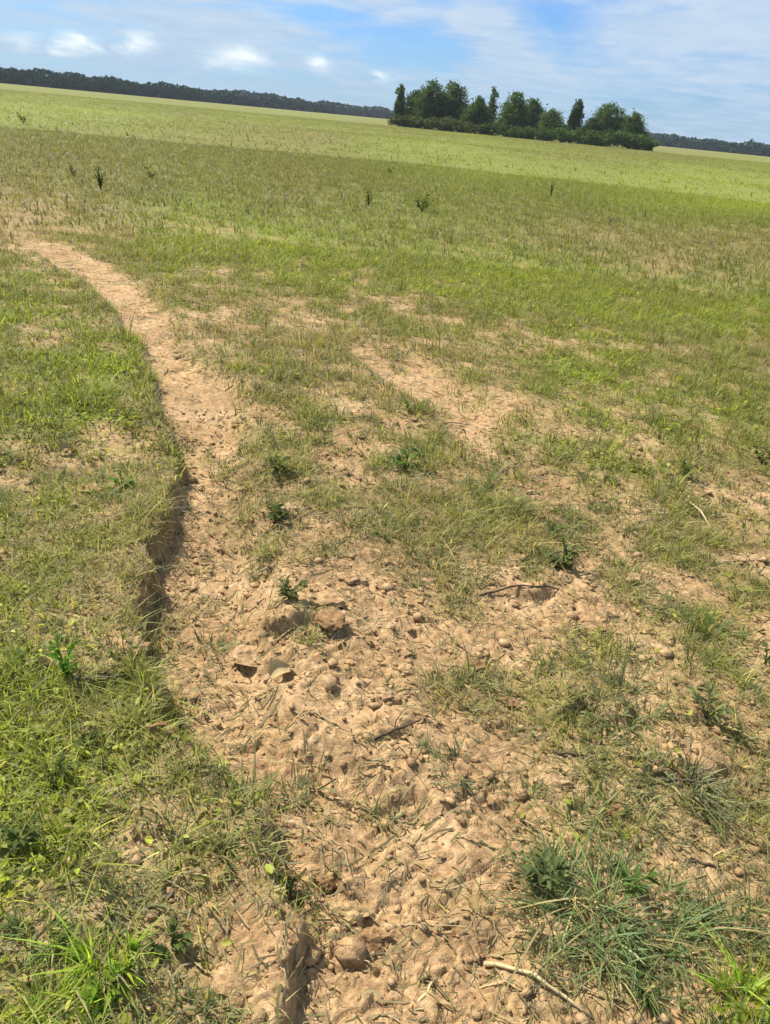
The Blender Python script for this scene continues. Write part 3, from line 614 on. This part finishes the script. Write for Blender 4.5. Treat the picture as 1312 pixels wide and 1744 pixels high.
tuft(655, 900, 70, 30, 120, cG, 'short green grass tuft alone between the ruts', 1)
weed(700, 706, 80, 30, 'green', 16, 'low green weed at the left side of the right rut', 1)
weed(1165, 812, 50, 66, 'dark', 18, 'tall dark green weed among pale grass at the right', 0)
weed(1295, 790, 60, 50, 'dark', 16, 'dark weed cut by the right edge of the picture', 0)
weed(940, 905, 70, 35, 'green', 14, 'green weed growing behind a small dark soil ledge', 1)
tuft(1210, 1085, 90, 50, 160, cG, 'green grass tuft on the dry ground at the far right')
weed(1300, 1140, 60, 60, 'green', 16, 'green weed at the right edge beside dry bare ground', 1)
tuft(935, 1130, 100, 36, 150, cY, 'yellowish grass tuft flattened on the bare soil', 1.4)
tuft(1120, 1660, 130, 60, 200, cG, 'low green grass tuft right of the long pale stalk', 1.2)
# grassy left side
weed(112, 1150, 80, 110, 'vivid', 26, 'vivid green upright weed beside a dark fallen twig at the left', 2)
tuft(185, 1650, 95, 85, 320, cB, 'bright yellow-green grass tuft at the bottom left', .7)
weed(180, 1700, 90, 70, 'bright', 24, 'bright yellow-green weed in front of the bright bottom left tuft', 0)
weed(40, 1450, 110, 60, 'dark', 24, 'dark green weed at the left edge of the lower grass', 0)
weed(290, 1625, 90, 60, 'dark', 22, 'dark green weed between the bright bottom left tuft and the bare soil', 0)
weed(410, 1368, 70, 55, 'bluish', 18, 'dark green weed on the crumbling lower bank of the rut', 0)
weed(500, 1520, 90, 45, 'bluish', 18, 'dull weed in a hollow at the edge of the bare soil', 1)
weed(100, 1335, 70, 50, 'dark', 16, 'dark weed in the bright grass of the lower left', 0)
weed(150, 1270, 110, 45, 'dark', 20, 'flat dark weed left of the lower rut bank', 1)
tuft(150, 680, 120, 50, 260, cB, 'bright green grass tuft on the left of the rut at mid height')
tuft(225, 1240, 60, 60, 120, cY, 'yellowed grass tuft on the brink of the rut bank', 1)
tuft(40, 1130, 90, 60, 200, cG, 'green grass tuft by the left edge beside the vivid upright weed')
tuft(340, 1480, 140, 60, 240, cY, 'yellow-green grass tuft on the slope below the rut bank', 1.2)
tuft(60, 1600, 100, 60, 220, cG, 'green grass tuft at the left edge above the bottom corner')
tuft(110, 1735, 160, 70, 320, cB, 'bright green grass tuft along the bottom left border')
weed(210, 830, 60, 40, 'vivid', 16, 'vivid green low weed left of the rut near its dark bank', 1)
# far weeds standing above the grass
FG = 'dark weeds standing in the middle of the field'
weed(172, 322, 34, 50, 'dark', 30, 'tallest dark weed standing in the far left of the field', 1, FG)
weed(124, 300, 26, 24, 'dark', 18, 'small dark weed left of the tallest field weed', 0, FG)
weed(257, 304, 32, 22, 'dark', 18, 'small round dark weed right of the tallest field weed', 0, FG)
weed(628, 350, 30, 36, 'dark', 20, 'brownish dark weed in the middle of the field below the tree clump', 1, FG)
weed(718, 360, 46, 28, 'dark', 24, 'wide dark weed in the middle of the field right of the brownish one', 0, FG)
weed(938, 335, 14, 36, 'dark', 12, 'thin lone weed stem standing in the bright green strip', 2, FG)
weed(665, 296, 26, 14, 'green', 14, 'tiny green weed farther out in the field under the tree clump', 0, FG)
weed(40, 215, 30, 16, 'dark', 14, 'tiny dark weed far out at the left of the field', 0, FG)

# ------------------------------------------------------------------ clods, stalks and twigs
CG = 'soil clods lying on the bare ground'
CLODS = [(430, 1085, 70, 24, 0, 'long low soil clod at the left end of the crusted ledge'), (565, 1072, 60, 22, 1, 'brown soil clod at the right end of the crusted ledge'), (545, 1035, 80, 34, 2, 'flat pale pinkish soil clod on top of the crusted ledge'),
         (820, 1130, 46, 40, 1, 'dark brown soil clod alone on the pale bare soil'), (640, 1590, 50, 34, 1, 'dark soil clod in the lower bare soil'), (600, 1540, 60, 36, 2, 'pale yellowish soil clod beside the hollow at the bare soil edge'),
         (395, 1690, 80, 46, 2, 'large pale soil clod near the bottom left of the bare soil'), (555, 1495, 34, 46, 1, 'dark upright soil clod in the hollow of the bank'), (505, 1395, 60, 30, 0, 'brown soil clod on the crumbling lower bank'),
         (690, 1140, 34, 22, 0, 'small soil clod right of the pale curled leaf'), (870, 1195, 40, 26, 1, 'small dark soil clod left of the wide overhanging weed'), (660, 1195, 40, 26, 0, 'small soil clod between the dark twig and the crusted ledge'),
         (940, 1340, 60, 30, 0, 'tan soil clod below the wide overhanging weed'), (1050, 1385, 40, 20, 1, 'small dark soil clod above the largest grass tuft'), (930, 1590, 80, 44, 2, 'pale soil clod just below the dark weed of the largest tuft'),
         (720, 1700, 60, 26, 2, 'pale soil clod at the foot of the bare soil beside a short stalk'), (275, 1265, 50, 50, 1, 'dark soil clod slipped from the rut bank'), (225, 1120, 60, 40, 0, 'grey-brown soil clod on the left bank of the rut'),
         (150, 830, 50, 26, 2, 'pale soil patch clod in the grass left of the rut'), (600, 985, 46, 26, 0, 'soil clod above the crusted ledge'), (730, 985, 40, 24, 0, 'soil clod in the middle between rut and blue-green weed'),
         (450, 1155, 50, 24, 2, 'pale soil clod left of the curled leaf'), (1075, 990, 46, 26, 2, 'pale soil clod right of the dark blue-green weed'), (365, 1305, 46, 24, 1, 'dark soil clod on the rim of the lower bank')]
CLOD_ME = {}
for i, (px, py, wpx, hpx, m, lab) in enumerate(CLODS):
    key = (i % 8, m)
    if key not in CLOD_ME:
        bm = crumb_mesh(3, 100 + i % 8, 0.62, 0.42); me = bpy.data.meshes.new('soil_clod'); bm.to_mesh(me); bm.free(); me.materials.append((M_CLOD, M_CLOD_DARK, M_CLOD_PALE)[m]); CLOD_ME[key] = me
    p, k = spot(px, py); o = link('soil_clod', CLOD_ME[key], None, None, p + Vector((0, 0, hpx*k*.0)), random.uniform(-.5, .5)); o.scale = (wpx*k*.45, wpx*k*.33, hpx*k*.55); tag(o, lab, 'soil clod', CG)
def stalk(pts, r, mat, name, label, cat, fork=False):
    P = []; 
    for (px, py, lift) in pts:
        p, k = spot(px, py); P.append(p + Vector((0, 0, r + lift)))
    o0 = P[0].copy(); Q = []
    for a, b in zip(P, P[1:]):
        for t in (0, .25, .5, .75): 
            q = a.lerp(b, t); q.z = max(q.z, float(height(q.x, q.y)[0]) + r*.8); Q.append(q + Vector((random.uniform(-1, 1)*r*.7, random.uniform(-1, 1)*r*.7, 0)))
    Q.append(P[-1]); bm = bmesh.new(); nq = len(Q); tube(bm, [q - o0 for q in Q], [r*(1.1 - .55*i/nq)*(1.25 if i % 4 == 0 else 1) for i in range(nq)], 6)
    if fork:
        m = Q[nq//2] - o0; e = (Q[-1] - Q[0]); s = Vector((-e.y, e.x, 0)).normalized()*e.length*.22; tube(bm, [m, m + s*.6 + e*.12 + Vector((0, 0, r)), m + s + e*.3 + Vector((0, 0, 2*r))], [r*.6, r*.5, r*.25], 5)
    o = bm_obj(name, bm, mat); o.location = o0; tag(o, label, cat)
stalk([(830, 1628, .0), (905, 1672, .006), (1005, 1740, .0)], .0042, M_STALK, 'dry_stalk', 'long pale straw stalk lying across the bottom of the bare soil', 'dry stalk')
stalk([(705, 1715, .0), (722, 1690, .006), (745, 1655, .0)], .0036, M_STALK, 'dry_stalk', 'short pale stalk left of the long pale straw stalk', 'dry stalk')
stalk([(1170, 850, .0), (1190, 875, .02), (1215, 902, .0)], .005, M_STALK, 'dry_stalk', 'pale leaning stalk near the tall dark weed at the right', 'dry stalk')
stalk([(1115, 1335, .01), (1175, 1345, .015), (1240, 1336, .0)], .0035, M_TWIG, 'twig', 'thin dark twig lying across the sparse flattened grass tuft', 'twig')
stalk([(130, 1170, .01), (170, 1172, .02), (232, 1166, .0)], .005, M_TWIG, 'twig', 'thick dark twig sticking out from the left rut bank', 'twig', True)
stalk([(632, 1272, .0), (670, 1258, .006), (722, 1236, .0)], .004, M_TWIG, 'twig', 'dark crooked twig on the bare soil in the middle', 'twig', True)
stalk([(815, 1016, .0), (870, 1008, .012), (950, 1010, .0)], .004, M_TWIG, 'twig', 'long dark twig lying under the dark blue-green weed', 'twig')
stalk([(1165, 1470, .0), (1190, 1474, .006), (1222, 1482, .0)], .004, M_TWIG, 'twig', 'short dark twig right of the largest grass tuft', 'twig')
stalk([(945, 1282, .0), (970, 1290, .006), (1008, 1298, .0)], .004, M_TWIG, 'twig', 'short dark twig below the wide overhanging weed', 'twig')
def curled_leaf(px, py, wpx, label):
    p, k = spot(px, py); w = wpx*k; bm = bmesh.new(); rows = []
    for i in range(9):
        t = i/8; hw = w*.5*math.sin(math.pi*min(1, .08 + .9*t))**.7; row = []
        for j in range(7):
            s = j/6*2 - 1; row.append(bm.verts.new(((t - .5)*w*1.3, hw*math.sin(s*1.5), hw*(1 - math.cos(s*1.5))*.7 + .01*math.sin(t*5) + .004)))
        rows.append(row)
    for a, b in zip(rows, rows[1:]):
        for j in range(6): bm.faces.new((a[j], a[j+1], b[j+1], b[j]))
    o = bm_obj('dry_leaf', bm, M_DRYLEAF); o.location = p + Vector((0, 0, .008)); o.rotation_euler = (.15, -.1, .8); tag(o, label, 'dry leaf')
M_DRYLEAF = leaf_mat('dry_leaf_skin', color=(0.33, 0.25, 0.13), trans=0.08, var=.35, vscale=60, spec=0.0, rough=1.0)
curled_leaf(480, 1142, 34, 'pale curled dry leaf with a dark hollow on the bare soil')
curled_leaf(118, 768, 22, 'small whitish dry leaf in the grass left of the rut')

# ------------------------------------------------------------------ summer haze between the camera and the woods
def haze():
    bm = bmesh.new(); bmesh.ops.create_cube(bm, size=1.0)
    for v in bm.verts: v.co = Vector((v.co.x*11000, v.co.y*11000, -1.6 if v.co.z < 0 else 17.0))
    m, nt = new_mat('haze'); pv = N(nt, 'ShaderNodeVolumePrincipled'); pv.inputs['Color'].default_value = (0.80, 0.88, 1.0, 1); pv.inputs['Density'].default_value = HAZE; pv.inputs['Anisotropy'].default_value = 0.0
    out = N(nt, 'ShaderNodeOutputMaterial'); nt.links.new(pv.outputs[0], out.inputs['Volume'])
    tag(bm_obj('haze', bm, m, smooth=False), kind='stuff')
HAZE = 0.00016
haze()
